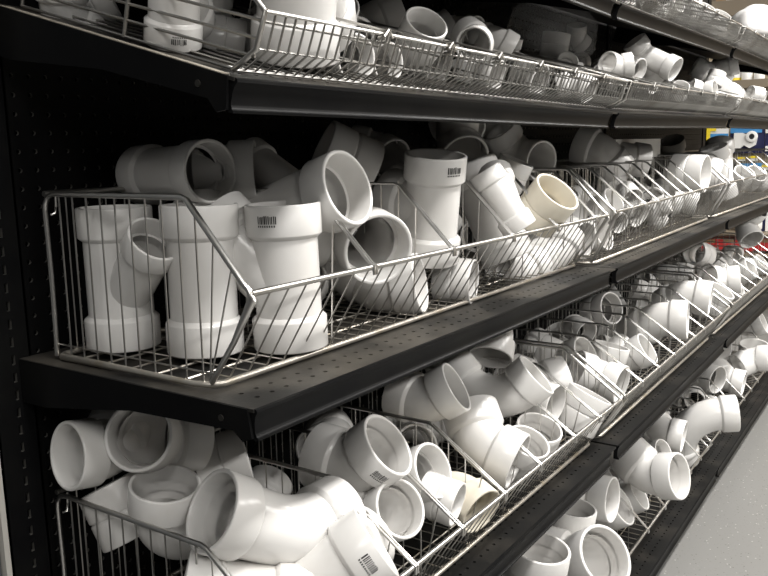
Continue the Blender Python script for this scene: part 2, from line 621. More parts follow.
basket('middle', 0.026, 1.205, -0.058, -0.33, -0.430, -0.360, 0.223, 0.118, [0.262, 0.480, 0.698, 0.902, 1.123],
       'wire basket on the middle shelf holding the two upright wyes at its near end')
basket('middle', 1.232, 2.400, -0.050, -0.33, -0.440, -0.388, 0.223, 0.124, [1.355, 1.461, 1.576, 1.702, 1.829, 1.933, 2.070],
       'close-divided wire basket on the middle shelf beyond the first lip gap')
basket('middle', 2.47, 3.90, -0.050, -0.33, -0.440, -0.388, 0.223, 0.124, [2.7, 2.95, 3.2, 3.45, 3.7],
       'farthest wire basket on the middle shelf, near the blue-headed packets')
basket('lower', 0.026, 1.205, -0.026, -0.33, -0.475, -0.406, 0.223, 0.118, [0.286, 0.425, 0.577, 0.73, 0.905, 1.05],
       'near wire basket on the lower shelf with elbows heaped over its end')
basket('lower', 1.232, 2.400, -0.030, -0.33, -0.475, -0.410, 0.223, 0.118, [1.36, 1.51, 1.66, 1.78, 1.90, 2.02, 2.15, 2.27],
       'second wire basket on the lower shelf holding the two side-by-side white bends')
basket('lower', 2.46, 3.90, -0.030, -0.33, -0.475, -0.410, 0.223, 0.118, [2.6, 2.75, 2.9, 3.05, 3.2, 3.35, 3.5, 3.65],
       'farthest wire basket on the lower shelf, in front of the red boxes')
basket('deck', 0.026, 1.205, -0.03, -0.31, -0.425, -0.376, 0.20, 0.085, [0.25, 0.48, 0.7, 0.92],
       'near wire basket on the base deck, mostly under the lower shelf lip')
basket('deck', 1.232, 2.400, -0.03, -0.31, -0.425, -0.376, 0.20, 0.085, [1.42, 1.64, 1.82, 1.98, 2.14, 2.28],
       'second wire basket on the base deck below the overhanging white elbow')
basket('deck', 2.46, 3.90, -0.03, -0.31, -0.425, -0.376, 0.20, 0.085, [2.6, 2.76, 2.92, 3.08, 3.24, 3.4, 3.6],
       'farthest wire basket on the base deck by the edge of the floor')
shallow_basket('top', 0.024, 1.200, [0.244, 0.405, 0.560, 0.72, 0.88, 1.04], 'barred wire basket on the tilted upper shelf at the top left', tall=0.20)
shallow_basket('top', 1.235, 2.40, [1.40, 1.56, 1.72, 1.88, 2.04, 2.2], 'second wire basket on the tilted upper shelf under the tall leaning wye')
shallow_basket('top', 2.46, 3.90, [2.62, 2.78, 2.94, 3.1, 3.3, 3.5, 3.7], 'farthest wire basket on the tilted upper shelf below the white jugs')
shallow_basket('overhead', 0.70, 1.20, [0.9, 1.05], 'wire basket on the topmost shelf just entering the picture top')
shallow_basket('overhead', 1.235, 2.40, [1.40, 1.56, 1.72, 1.88, 2.04, 2.2], 'second wire basket on the topmost shelf at the upper right')
shallow_basket('overhead', 2.46, 3.90, [2.62, 2.78, 2.94, 3.1, 3.3, 3.5, 3.7], 'farthest wire basket on the topmost shelf beside the crumpled white bag')

# ------------------------------------------------------------------ pipe fittings
NSEG = 36
R0 = 0.0505          # hub outer radius of the unit (three inch) size
HUB, SOCK = 0.040, 0.036
RBODY, RSOCK, RBORE = 0.0441, 0.0448, 0.0388


def ring(c, ax, ay, r, n=NSEG):
    return [c + ax * (r * math.cos(2 * PI * k / n)) + ay * (r * math.sin(2 * PI * k / n)) for k in range(n)]


def hub_mb(F, s=1.0, cut=0.0, inner=True):
    """socket hub; F = (opening centre, x, y, outward z)"""
    c, ax, ay, az = F
    m = MB()
    prof = [(HUB + 0.006, RBODY - 0.0003), (HUB + 0.0008, R0 - 0.0004), (HUB - 0.0006, R0), (0.002, R0), (0.0006, R0 - 0.0006), (0.0, R0 - 0.0016), (0.0, RSOCK + 0.0014), (0.0008, RSOCK + 0.0004), (0.002, RSOCK),
            (SOCK, RSOCK - 0.0006), (SOCK, RBORE), (SOCK + 0.016, RBORE)]
    m.quad_strip_rings([ring(c - az * (t * s), ax, ay, r * s) for t, r in prof])
    return m


def sweep(m, frames, r, flip=False):
    m.quad_strip_rings([ring(c, ax, ay, r) for c, ax, ay in frames], flip=flip)


def arc_frames(start_t, angle, rad, n):
    """centre line: from opening (z=0) inward -z by start_t, then arc towards +x"""
    X, Y, Z = Vector((1, 0, 0)), Vector((0, 1, 0)), Vector((0, 0, 1))
    out = [(-Z * HUB * 0.55, X, Y), (-Z * start_t, X, Y)]
    c0 = -Z * start_t + X * rad
    for k in range(1, n + 1):
        a = angle * k / n
        p = c0 + (-X * math.cos(a) - Z * math.sin(a)) * rad
        d = -Z * math.cos(a) + X * math.sin(a)      # travel direction
        x = X * math.cos(a) + Z * math.sin(a)
        out.append((p, x, Y, d))
    return out


FIT = {}


def fit_meshes(kind):
    """unit-size meshes (hub radius R0): list of (part name, mesh), shared by every copy"""
    if kind in FIT: return FIT[kind]
    X, Y, Z = Vector((1, 0, 0)), Vector((0, 1, 0)), Vector((0, 0, 1))
    O = Vector((0, 0, 0))
    k = kind.split('_')
    parts = []

    def add(name, m, sm=40): parts.append((name, m.mesh(kind + '_' + name, M['pvc'], sm)))
    if k[0] in ('bend', 'street'):      # bend_<angle>_<radius mm>; street = plain spigot far end
        ang = math.radians(float(k[1])); rad = float(k[2]) / 1000
        fr = arc_frames(HUB + (float(k[3]) / 1000 if len(k) > 3 else 0.0), ang, rad, max(4, int(float(k[1]) / 7)))
        p, x, y, d = fr[-1]
        tail = (0.022 if k[0] == 'bend' else 0.045)
        fr2 = [(f[0], f[1], f[2]) for f in fr] + [(p + d * tail, x, y)]
        body = MB()
        sweep(body, fr2, RBODY)
        sweep(body, fr2, RBORE, True)
        if k[0] == 'street':
            body.quad_strip_rings([ring(p + d * tail, x, y, RBODY), ring(p + d * tail, x, y, RBORE)])
        add('body', body)
        add('hub', hub_mb((O, X, Y, Z)))
        if k[0] == 'bend':
            add('hub', hub_mb((p + d * HUB, x, y, d)))
    elif k[0] == 'coupling':
        g = float(k[1]) / 1000
        body = MB()
        body.quad_strip_rings([ring(-Z * (HUB - 0.002), X, Y, RBODY), ring(-Z * (HUB + g + 0.004), X, Y, RBODY)])
        body.quad_strip_rings([ring(-Z * (SOCK), X, Y, RBORE), ring(-Z * (HUB * 2 + g - SOCK), X, Y, RBORE)], flip=True)
        add('body', body)
        add('hub', hub_mb((O, X, Y, Z)))
        add('hub', hub_mb((-Z * (HUB * 2 + g), X, -Y, -Z)))
    elif k[0] == 'cap':
        m = MB()
        prof = [(0.044, 0.0), (0.044, R0 * 0.7), (0.041, R0 * 0.93), (0.035, R0), (0.002, R0), (0.0, R0 - 0.0016), (0.0, RSOCK + 0.0012), (0.002, RSOCK), (0.036, RSOCK), (0.038, 0.0)]
        m.quad_strip_rings([ring(-Z * t, X, Y, max(r, 0.0002)) for t, r in prof])
        add('body', m)
    elif k[0] in ('wye', 'tee'):        # wye_<branch scale %>; branch leans to the key opening (or away: wyeback)
        bs = float(k[1]) / 100
        Lr = 0.194 if k[0] == 'wye' else 0.178
        back = len(k) > 2
        if k[0] == 'wye':
            c = -Z * ((Lr * 0.64 if bs > 0.8 else Lr * 0.69) if not back else Lr * 0.36)
            d = (X + (Z if not back else -Z)).normalized()
            face = 0.150 if bs > 0.8 else 0.136
        else:
            c = -Z * Lr / 2; d = X; face = 0.092
        body = MB()
        body.quad_strip_rings([ring(-Z * (HUB - 0.002), X, Y, RBODY), ring(-Z * (Lr - HUB + 0.002), X, Y, RBODY)])
        body.quad_strip_rings([ring(-Z * (SOCK), X, Y, RBORE), ring(-Z * (Lr - SOCK), X, Y, RBORE)], flip=True)
        add('body', body)
        add('hub', hub_mb((O, X, Y, Z)))
        add('hub', hub_mb((-Z * Lr, X, -Y, -Z)))
        # branch tube starts on the run's surface (saddle line)
        by = Y
        bx = by.cross(d)
        rb = RBODY * bs * 0.985
        saddle = []
        for q in range(NSEG):
            off = bx * (rb * math.cos(2 * PI * q / NSEG)) + by * (rb * math.sin(2 * PI * q / NSEG))
            rr = RBODY - 0.002
            a = d.x * d.x; b = 2 * off.x * d.x; cc = off.x ** 2 + off.y ** 2 - rr * rr
            t = (-b + math.sqrt(max(b * b - 4 * a * cc, 0))) / (2 * a)
            saddle.append(c + off + d * min(t, face - HUB * bs))
        br = MB()
        end = c + d * (face - HUB * bs + 0.002)
        br.quad_strip_rings([saddle, ring(end, bx, by, rb)])
        ri = RBORE * bs
        br.quad_strip_rings([ring(c + d * (face - SOCK * bs), bx, by, ri), ring(c + d * (RBODY * 1.15), bx, by, ri)], flip=True)
        br.f.append(tuple(len(br.v) - NSEG + i for i in range(NSEG)))
        add('branch', br)
        h = hub_mb((c + d * face, bx, by, d), bs)
        add('branch_hub', h)
    FIT[kind] = parts
    return parts


def bvh_of(kind):
    key = ('bvh', kind)
    if key not in FIT:
        vv, ff = [], []
        for _, me in fit_meshes(kind):
            b = len(vv)
            vv += [v.co.copy() for v in me.vertices]
            ff += [[b + i for i in p.vertices] for p in me.polygons]
        FIT[key] = (vv, ff)
    return FIT[key]


PLACED = []
KINDNAME = {'bend': 'pipe_elbow', 'street': 'pipe_elbow', 'coupling': 'pipe_coupling', 'cap': 'pipe_cap', 'wye': 'pipe_wye', 'tee': 'pipe_tee'}
CATNAME = {'pipe_elbow': 'elbow', 'pipe_coupling': 'coupling', 'pipe_cap': 'cap', 'pipe_wye': 'wye', 'pipe_tee': 'tee'}


def place(kind, mtx, label, group, material=None, mark=None):
    nm = KINDNAME[kind.split('_')[0]]
    root = empty(nm, mtx=mtx)
    tag(root, label, CATNAME[nm], group)
    branch = hub = None
    for pn, me in fit_meshes(kind):
        o = put(pn, me, branch if pn == 'branch_hub' else root)
        if pn == 'branch': branch = o
        if pn == 'hub' and hub is None: hub = o
        if material:
            o.material_slots[0].link = 'OBJECT'
            o.material_slots[0].material = material
    if mark is not None:
        lc = mtx.inverted() @ CAM
        barcode(hub or root, math.degrees(math.atan2(lc.y, lc.x)) + mark)
    vv, ff = bvh_of(kind)
    PLACED.append((root, BVHTree.FromPolygons([mtx @ v for v in vv], ff)))
    return root


def barcode(root, ang, t0=0.012, wid=0.025, hgt=0.011):
    """small inked bar code on the key hub"""
    m = MB()
    r = random.Random(int(ang * 10) + 3)
    R = R0 + 0.0003

    def pt(a, t): return (R * math.cos(a), R * math.sin(a), -t)
    a0 = math.radians(ang)
    x = -wid / 2
    while x < wid / 2:
        wv = r.choice((0.0009, 0.0014, 0.002))
        a = a0 + x / R; b = a0 + (x + wv) / R
        h0 = r.uniform(0, 0.002)
        i = len(m.v)
        m.v += [pt(a, t0 + h0), pt(b, t0 + h0), pt(b, t0 + hgt), pt(a, t0 + hgt)]
        m.f.append((i, i + 1, i + 2, i + 3))
        x += wv + r.choice((0.0009, 0.0014))
    x = -wid / 2
    while x < wid / 2:
        a = a0 + x / R; b = a0 + (x + 0.0018) / R
        i = len(m.v)
        m.v += [pt(a, t0 + hgt + 0.0015), pt(b, t0 + hgt + 0.0015), pt(b, t0 + hgt + 0.004), pt(a, t0 + hgt + 0.004)]
        m.f.append((i, i + 1, i + 2, i + 3))
        x += 0.0032
    o = m.build('bar_code', M['ink'], root)
    o['label'] = 'black printed bar code'


def frame_mtx(P, n, x, s):
    n = n.normalized()
    x = (x - n * x.dot(n)).normalized()
    y = n.cross(x)
    return Matrix(((x.x * s, y.x * s, n.x * s, P.x), (x.y * s, y.y * s, n.y * s, P.y), (x.z * s, y.z * s, n.z * s, P.z), (0, 0, 0, 1)))


LOG = []


def pix(kind, Y, u, v, maj, ratio, phi, roll, label, rw=0.0, group='white PVC pipe fittings', material=None, mark=None):
    """hub mouth seen at (u,v), Y in front of the back panel as its bin allows; the ellipse there gives size and tilt,
    roll = where the far end heads (rw: its share towards the aisle)"""
    d = ray(u, v)
    t = (Y - CAM.y) / d.y
    P = CAM + d * t
    D = maj * t / FPX
    wv = -d.normalized()
    e1 = (rt - wv * rt.dot(wv)).normalized()
    e2 = (dn - wv * dn.dot(wv)).normalized()
    cth = max(-1, min(1, ratio)); sth = math.sqrt(1 - cth * cth)
    ph, ro = math.radians(phi), math.radians(roll)
    n = wv * cth + (e1 * math.cos(ph) + e2 * math.sin(ph)) * sth
    x = e1 * math.cos(ro) + e2 * math.sin(ro) + wv * rw
    LOG.append((label, P))
    return place(kind, frame_mtx(P, n, x, D / (2 * R0)), label, group, material, mark)


def stand(kind, D, x, y, z, az, label, group='white PVC pipe fittings', lean=(0, 0), mark=None, L=0.194):
    """run upright with its lower hub at (x, y, z); branch towards azimuth vector az"""
    s = D / (2 * R0)
    n = Vector((lean[0], lean[1], 1)).normalized()
    return place(kind, frame_mtx(Vector((x, y, z)) + n * (L * s), n, Vector((az[0], az[1], 0)), s), label, group, None, mark)
# ---- middle shelf, near basket
Zb = 0.012
stand('wye_74', 0.102, 0.097, -0.112, Zb, (-0.12, -0.99), 'white PVC wye standing upright at basket end, small branch mouth facing out')
stand('wye_100', 0.104, 0.133, -0.239, Zb, (0.75, 0.65), 'white PVC wye standing upright just right of the small-mouthed one', lean=(0.01, 0.0))
stand('wye_100', 0.103, 0.212, -0.324, Zb, (-0.25, 0.97), 'tall upright white PVC wye with a bar code on its collar, front of near bin', lean=(-0.02, 0.01), mark=-26)
pix('wye_100', -0.220, 211, 171.5, 65, 0.80, -3, 0, 'white PVC wye lying sideways on top of the two upright wyes', rw=-5)
pix('bend_45_70', -0.120, 250, 168, 46, 0.35, 200, 90, 'dim small white PVC elbow behind the wye lying on top', rw=-0.5)
pix('wye_62_back', -0.370, 349, 187, 79, 0.57, -21, 255, 'white PVC wye resting aslant above the second bin, mouth facing right', rw=-0.4)
pix('coupling_8', -0.200, 370, 172, 62, -0.25, 25, 90, 'shadowed white PVC coupling leaning behind the aslant wye')
pix('tee_100', -0.370, 379, 250, 75, 0.88, 35, 200, 'white PVC tee with its mouth facing out over the second bin rail', rw=-0.8)
pix('bend_45_70', -0.340, 421, 283, 62, 0.22, -8, -120, 'white PVC elbow lying along the floor of the second bin, behind the wires', rw=-0.4)
pix('tee_100', -0.330, 436, 154, 63, 0.18, -86, 160, 'upright white PVC tee with bar code on its rim, third bin', rw=-0.8, mark=38)
pix('wye_100', -0.270, 470, 164, 54, -0.12, -112, 40, 'white PVC wye leaning right behind the bar-coded upright tee of the third bin', rw=-6)
pix('wye_100', -0.360, 484, 171, 36, -0.02, -122, 250, 'slim white PVC wye sloping down to the right in the fourth bin', rw=-0.9)
pix('coupling_4', -0.420, 558, 191, 51, 0.42, -50, 90, 'cream-tinted PVC coupling tilted open upward on the fourth bin divider', material=M['pvc_cream'])
pix('coupling_4', -0.250, 517, 160, 36, 0.1, -65, 200, 'white PVC coupling end poking up between the slim wye and the cream coupling')
pix('bend_90_60', -0.210, 542, 161, 41, 0.72, 8, 200, 'dim white PVC elbow mouth above the cream-tinted coupling', rw=-0.7)
pix('bend_90_60', -0.170, 465, 158, 50, 0.85, 60, -90, 'shadowed white PVC elbow with arched mouth under the upper shelf lip', rw=-0.4)
pix('coupling_6', -0.090, 468, 136, 48, 0.55, 40, 90, 'dark shadowed PVC coupling jammed high under the upper shelf lip')
pix('bend_45_60', -0.150, 393, 160, 44, 0.75, 30, 200, 'dim PVC elbow mouth left of the bar-coded upright tee of the third bin', rw=-0.6)
pix('coupling_4', -0.180, 396, 186, 48, 0.6, 190, 200, 'dim PVC coupling tucked behind the third bin divider')
pix('coupling_4', -0.200, 385, 212, 38, 0.75, 30, 200, 'small white PVC coupling mouth below the dim coupling of the third bin', rw=-0.5)
pix('tee_100', -0.110, 588, 151, 34, 0.25, 190, 90, 'dark grey shadowed PVC tee at the back above the fifth bin', rw=-0.4)
pix('bend_45_60', -0.120, 578, 143, 40, -0.3, 200, 60, 'dim PVC elbow high at the back above the dark tee', rw=-0.4)
pix('coupling_4', -0.360, 474, 282, 46, 0.22, 5, 90, 'white PVC coupling lying on the basket floor, mouth right, third bin')
pix('bend_45_60', -0.280, 500, 262, 44, 0.6, 210, -80, 'dim white PVC elbow low in the fourth bin behind the wires', rw=-0.4)
pix('bend_45_60', -0.290, 532, 262, 42, 0.35, 160, -95, 'dim white PVC elbow low behind wires under the cream coupling', rw=-0.4)
pix('coupling_4', -0.330, 582, 243, 45, 0.55, 20, 90, 'white PVC coupling with a round mouth behind the fifth bin wires')
pix('bend_45_60', -0.290, 552, 240, 42, 0.5, -20, -100, 'white PVC elbow half hidden behind the fourth bin front rail', rw=-0.4)
pix('bend_90_55', -0.340, 604, 232, 38, 0.4, -20, -110, 'white PVC elbow behind the last wires of the near middle basket', rw=-0.4)
# ---- middle shelf, second and far baskets
pix('coupling_6', -0.430, 706, 174, 38, 0.28, 3, 90, 'bright white PVC coupling lying mouth right at the far divider')
pix('bend_90_70', -0.370, 716, 176, 34, -0.2, 20, 120, 'bright white PVC elbow curving down beside the lying far coupling', rw=0.2)
pix('wye_100', -0.300, 713, 147, 28, 0.30, -102, 0, 'white PVC wye leaning upright with dark top mouth, before the blue-headed packets', rw=-4)
pix('coupling_4', -0.260, 627, 202, 34, 0.5, 30, 90, 'white PVC coupling mouth between the first dividers of the second middle basket')
pix('coupling_4', -0.250, 652, 196, 24, 0.2, 180, 90, 'small white PVC coupling standing between middle dividers of the second basket')
pix('bend_45_60', -0.340, 640, 215, 28, 0.5, 30, 180, 'white PVC elbow behind the front wires of the second middle basket', rw=-0.3)
pix('bend_45_60', -0.260, 665, 205, 26, 0.5, 160, 0, 'white PVC elbow low behind the wires left of the far lying coupling', rw=-0.3)
pix('bend_45_60', -0.380, 745, 172, 22, 0.5, -60, 180, 'white PVC elbow open upward in the farthest middle basket', rw=-0.3)
pix('coupling_4', -0.380, 757, 173, 21, 0.55, -50, 180, 'white PVC coupling open upward at the right edge of the middle shelf')
pix('bend_45_60', -0.100, 672, 140, 24, 0.5, -100, 180, 'dark shadowed PVC elbow at the back of the middle shelf near its far end', rw=-0.3, material=M['pvc_grey'])
# ---- lower shelf, near basket
pix('bend_45_60', -0.080, 67, 456, 70, 0.47, 171, -60, 'white PVC elbow with its mouth facing left at the far left of the lower shelf', rw=-0.8)
pix('bend_45_70', -0.170, 138, 436, 72, 0.92, 185, 0, 'shadowed white PVC elbow mouth tucked right under the middle shelf edge', rw=-0.3)
pix('bend_90_60', -0.210, 165, 483, 71, 0.55, -88, 10, 'white PVC elbow with its round mouth open upward at the lower basket end', rw=-1.0)
pix('coupling_6', -0.080, 110, 483, 68, 0.02, -116, 20, 'white PVC coupling sloping down behind the lower basket end wires', rw=-0.3)
pix('bend_35_140_46', -0.310, 211, 510, 86, 0.54, 197, -75, 'big white PVC elbow across the front, mouth left and second collar raised right', rw=-0.15)
pix('coupling_70', -0.280, 182, 590, 84, 0.02, 188, 80, 'white PVC coupling lying at the picture bottom beneath the big elbow')
pix('coupling_6', -0.200, 247, 454, 58, 0.02, -18, 90, 'shadowed white PVC coupling behind the big elbow, below the shelf corner')
pix('wye_100', -0.450, 377, 541, 80, 0.08, -34, 150, 'bright white PVC wye pointing up right to the front rail, bar code near its rim', rw=-0.6, mark=20)
pix('bend_45_70', -0.370, 389, 444, 70, 0.50, -34, 215, 'white PVC elbow with a bar code, round mouth open to upper right above first divider', rw=-0.3, mark=38)
pix('coupling_4', -0.390, 434, 470, 57, 0.62, -17, 200, 'narrow white PVC coupling mouth between the first two dividers')
pix('bend_45_60', -0.405, 401, 508, 61, 0.78, -20, 180, 'white PVC elbow mouth facing out low in the first divided bin', rw=-0.7)
pix('coupling_4', -0.420, 458, 505, 46, 0.22, 20, 180, 'white PVC coupling wedged low against the second divider')
pix('bend_45_70', -0.430, 518, 462, 60, 0.15, 26, 215, 'bright white PVC elbow nosing down to the front rail past the third divider', rw=-0.2)
pix('bend_45_60', -0.430, 482, 512, 52, 0.45, 40, 180, 'cream-shaded PVC elbow mouth behind the rail under the bright down-nosing elbow', rw=-0.3, material=M['pvc_cream'])
pix('bend_45_70', -0.330, 457, 386, 54, 0.28, -28, 190, 'white PVC elbow with a thin oval mouth just below the middle shelf lip', rw=-0.4)
pix('bend_90_90', -0.380, 537, 374, 50, 0.20, -41, 205, 'sweeping white PVC elbow curving under the thin oval mouth', rw=-0.2)
pix('coupling_6', -0.160, 470, 372, 48, 0.5, 30, 180, 'dim PVC coupling mouth behind the thin oval mouth')
pix('bend_45_60', -0.230, 490, 358, 46, 0.45, 100, -90, 'dim arched PVC elbow close under the middle shelf lip', rw=-0.3)
pix('bend_45_60', -0.330, 566, 378, 47, -0.25, -15, 200, 'white PVC elbow collar right behind the sweeping elbow', rw=-0.2)
pix('bend_45_60', -0.300, 587, 356, 43, 0.48, -20, 190, 'white PVC elbow with oval mouth up beside the lip gap, lower shelf', rw=-0.3)
pix('bend_45_60', -0.400, 540, 427, 47, 0.58, -70, 180, 'white PVC elbow open upward between third and fourth dividers', rw=-0.3)
pix('bend_45_60', -0.420, 529, 441, 46, 0.6, -60, 200, 'white PVC elbow mouth half hidden beside the bright down-nosing elbow', rw=-0.3)
pix('coupling_6', -0.420, 591, 393, 46, 0.10, -62, 180, 'white PVC coupling slanting up to the rail beside the fourth divider')
pix('bend_45_60', -0.330, 612, 345, 36, 0.15, -75, 200, 'white PVC elbow standing collar up just past the oval-mouthed one', rw=-0.2)
pix('bend_45_60', -0.430, 622, 385, 40, 0.3, 20, 200, 'white PVC elbow behind the fifth divider of the lower shelf', rw=-0.3)
pix('coupling_4', -0.380, 556, 405, 42, 0.4, 20, 200, 'small white PVC coupling seen between the sweeping elbow and the slanting coupling')
# ---- lower shelf, second and far baskets
pix('bend_45_80', -0.450, 711, 299, 36, 0.06, 10, 170, 'large white PVC bend leaning right over the wires, farther of the matching pair', rw=-0.3)
pix('bend_45_80', -0.450, 688, 320, 40, 0.06, 3, 170, 'large white PVC bend leaning right, nearer of the matching pair', rw=-0.3)
pix('coupling_6', -0.250, 612, 308, 33, 0.65, -10, 180, 'dim PVC coupling with oval mouth under the middle shelf lip gap')
pix('bend_45_60', -0.280, 637, 331, 34, 0.55, -10, 180, 'white PVC elbow mouth below the dim oval one, second lower basket', rw=-0.3)
pix('bend_45_60', -0.400, 648, 348, 34, 0.3, -30, 200, 'white PVC elbow under the nearer of the paired bends', rw=-0.3)
pix('coupling_6', -0.270, 694, 252, 25, 0.85, 200, 0, 'hanging white PVC coupling with dark mouth just below the middle shelf lip')
pix('bend_45_60', -0.340, 707, 278, 28, 0.7, 190, 0, 'white PVC elbow ring with dark mouth behind far lower dividers', rw=-0.3)
pix('coupling_4', -0.420, 722, 290, 28, 0.3, -55, 180, 'white PVC coupling tilted against the dividers right of the paired bends')
pix('bend_45_60', -0.400, 738, 285, 25, 0.3, -30, 200, 'white PVC elbow in the far lower basket before the red boxes', rw=-0.3)
pix('coupling_4', -0.380, 752, 268, 22, 0.3, -30, 180, 'white PVC coupling far along the lower basket by the right edge')
pix('bend_90_55', -0.330, 752, 240, 24, 0.6, 60, -90, 'dim white PVC elbow arching above the far lower dividers', rw=-0.3)
pix('bend_45_60', -0.360, 763, 262, 20, 0.3, -40, 200, 'white PVC elbow at the extreme right of the lower basket', rw=-0.3)
# ---- base deck
pix('bend_90_110', -0.520, 737, 413, 37, -0.15, -3, 112, 'glossy white PVC elbow arching out over the base basket, nearest the floor', rw=-0.6)
pix('bend_45_70', -0.500, 680, 476, 47, 0.45, 0, 215, 'white PVC elbow hanging over the front of the base basket, mouth right', rw=-0.3)
pix('bend_45_60', -0.360, 623, 505, 41, 0.42, -22, 200, 'white PVC elbow mouth left of the overhanging one, base basket', rw=-0.3)
pix('coupling_4', -0.370, 640, 494, 33, 0.35, -25, 190, 'thin-rimmed white PVC coupling behind the elbow mouth in the base basket')
pix('bend_45_70', -0.470, 606, 556, 64, 0.74, -20, 190, 'largest open white PVC elbow at the picture bottom, mouth toward viewer', rw=-0.4)
pix('bend_90_60', -0.420, 541, 547, 60, 0.52, -80, 200, 'white PVC elbow open upward half under the lower shelf lip at picture bottom', rw=-0.3)
pix('bend_90_60', -0.320, 572, 506, 50, 0.40, -80, 200, 'second white PVC elbow open upward under the lower shelf lip', rw=-0.3)
pix('bend_45_60', -0.370, 613, 500, 46, 0.3, 10, 190, 'white PVC elbow collar between the upward elbow and the lower shelf lip', rw=-0.2)
pix('coupling_4', -0.370, 664, 452, 27, 0.55, -15, 190, 'white PVC coupling mouth above the overhanging elbow of the base basket')
pix('bend_45_60', -0.400, 684, 437, 33, 0.1, 15, 200, 'white PVC elbow collar left of the glossy arching elbow', rw=-0.2)
pix('coupling_4', -0.290, 614, 463, 34, 0.4, -10, 190, 'white PVC coupling rim peeping below the lower shelf gap')
pix('bend_45_60', -0.410, 744, 384, 27, 0.1, 15, 200, 'white PVC elbow collar behind wires beyond the glossy arching elbow', rw=-0.2)
pix('coupling_6', -0.330, 718, 380, 29, 0.5, 20, 190, 'dim white PVC coupling mouth behind the glossy arching elbow')
pix('bend_90_60', -0.390, 754, 344, 28, 0.42, -85, 200, 'white PVC elbow open upward far along the base basket', rw=-0.2)
pix('bend_45_60', -0.300, 724, 352, 27, 0.5, 20, 200, 'white PVC elbow ring below the second lower shelf lip gap', rw=-0.3)
pix('bend_45_60', -0.350, 764, 322, 24, 0.2, -20, 200, 'white PVC elbow at the right edge high in the base basket', rw=-0.2)
pix('bend_45_60', -0.360, 738, 366, 26, 0.4, 150, -20, 'white PVC elbow behind wires below the upward-open far elbow', rw=-0.2)
# ---- tilted upper shelf
TM = tier_mtx('top')


def top_stand(kind, D, x, yl, az, label, L=0.212, mark=None, zl=0.006):
    s = D / (2 * R0)
    n = (TM.to_3x3() @ Vector((0, 0, 1))).normalized()
    P = TM @ Vector((x, yl, zl))
    return place(kind, frame_mtx(P + n * (L * s), n, Vector((az[0], az[1], 0)), s), label, 'white PVC pipe fittings', None, mark)


def top_down(kind, D, x, yl, az, label, mark=None, zl=0.006):
    """key hub downward, resting on the shelf"""
    s = D / (2 * R0)
    n = -(TM.to_3x3() @ Vector((0, 0, 1))).normalized()
    return place(kind, frame_mtx(TM @ Vector((x, yl, zl)), n, Vector((az[0], az[1], 0)), s), label, 'white PVC pipe fittings', None, mark)


pix('wye_100', -0.290, 173, 44, 57, -0.28, 92, 0, 'white PVC wye standing behind the end bars, bar code on its lower collar', rw=-4, mark=-12)
pix('bend_90_70', -0.220, 203, -22, 62, 0.2, -88, 15, 'rounded white PVC elbow body behind the near corner of the top basket', rw=-0.2)
pix('bend_45_70', -0.090, 60, -22, 52, 0.1, -95, 30, 'white PVC elbow lying at the left end of the top basket', rw=-0.4)
pix('coupling_6', -0.060, 112, -2, 44, 0.05, -25, 90, 'white PVC coupling behind the end bars left of the bar-coded wye')
pix('wye_100', -0.360, 295, 58, 88, -0.22, 92, 0, 'big bright white PVC wye standing right behind the front corner wires', rw=-4)
pix('coupling_6', -0.270, 244, 44, 46, -0.05, 10, 90, 'shadowed white PVC coupling below the rounded elbow at the near corner')
pix('coupling_6', -0.360, 357, 59, 50, 0.75, 0, 90, 'white PVC coupling with round mouth seen through the front wires, left one')
pix('coupling_6', -0.340, 389, 63, 42, 0.7, 0, 90, 'white PVC coupling with round mouth seen through the front wires, right one')
pix('bend_45_60', -0.250, 402, 12, 48, -0.15, -20, 150, 'white PVC elbow with printed dashes rising above the top basket rail', rw=-0.3)
pix('coupling_4', -0.350, 427, 22, 46, 0.55, -62, 90, 'white PVC coupling lying open upward on the top basket rail')
pix('bend_45_60', -0.220, 476, 30, 28, 0.7, 10, 180, 'white PVC elbow with round mouth facing right above the top rail', rw=-0.5)
pix('coupling_4', -0.200, 452, 24, 34, -0.2, -30, 120, 'white PVC coupling behind the round-mouthed elbow, top basket')
pix('bend_45_60', -0.330, 512, 50, 32, -0.1, 30, 200, 'low white PVC elbow hump on the top rail before the plastic bag', rw=-0.2)
pix('bend_45_60', -0.340, 497, 78, 36, 0.4, 20, 180, 'white PVC elbow behind the front wires below the hump', rw=-0.2)
pix('bend_45_60', -0.320, 440, 70, 40, 0.5, 30, 180, 'white PVC elbow behind the top basket front wires, third bin', rw=-0.2)
pix('coupling_4', -0.340, 540, 82, 34, 0.5, 20, 180, 'white PVC coupling behind the front wires under the plastic bag')
pix('coupling_4', -0.220, 557, 33, 28, -0.1, -80, 180, 'grey-looking PVC coupling inside the clear plastic bag')
pix('bend_45_60', -0.200, 577, 25, 20, 0.3, -85, 0, 'upright PVC elbow inside the clear plastic bag', rw=-0.3)
pix('bend_45_60', -0.390, 607, 63, 24, 0.75, 200, 0, 'white PVC elbow with round mouth left of the tall leaning wye', rw=-0.5)
pix('coupling_6', -0.390, 640, 70, 23, 0.55, 15, 180, 'white PVC coupling lying below the tall leaning wye, mouth right')
pix('wye_100_back', -0.360, 634, 41, 25, 0.22, -125, -20, 'tall white PVC wye leaning left above the second top basket', rw=1.2)
pix('bend_45_60', -0.370, 690, 88, 20, 0.3, 200, 0, 'white PVC elbow behind the rail right of the tall leaning wye', rw=0.1)
pix('bend_90_80', -0.310, 700, 72, 26, -0.35, -140, 40, 'grey-shadowed PVC elbow curving over, far half of the upper shelf', rw=0.1)
pix('coupling_4', -0.410, 718, 72, 17, -0.3, -70, 0, 'small round white PVC coupling right of the grey-shadowed elbow')
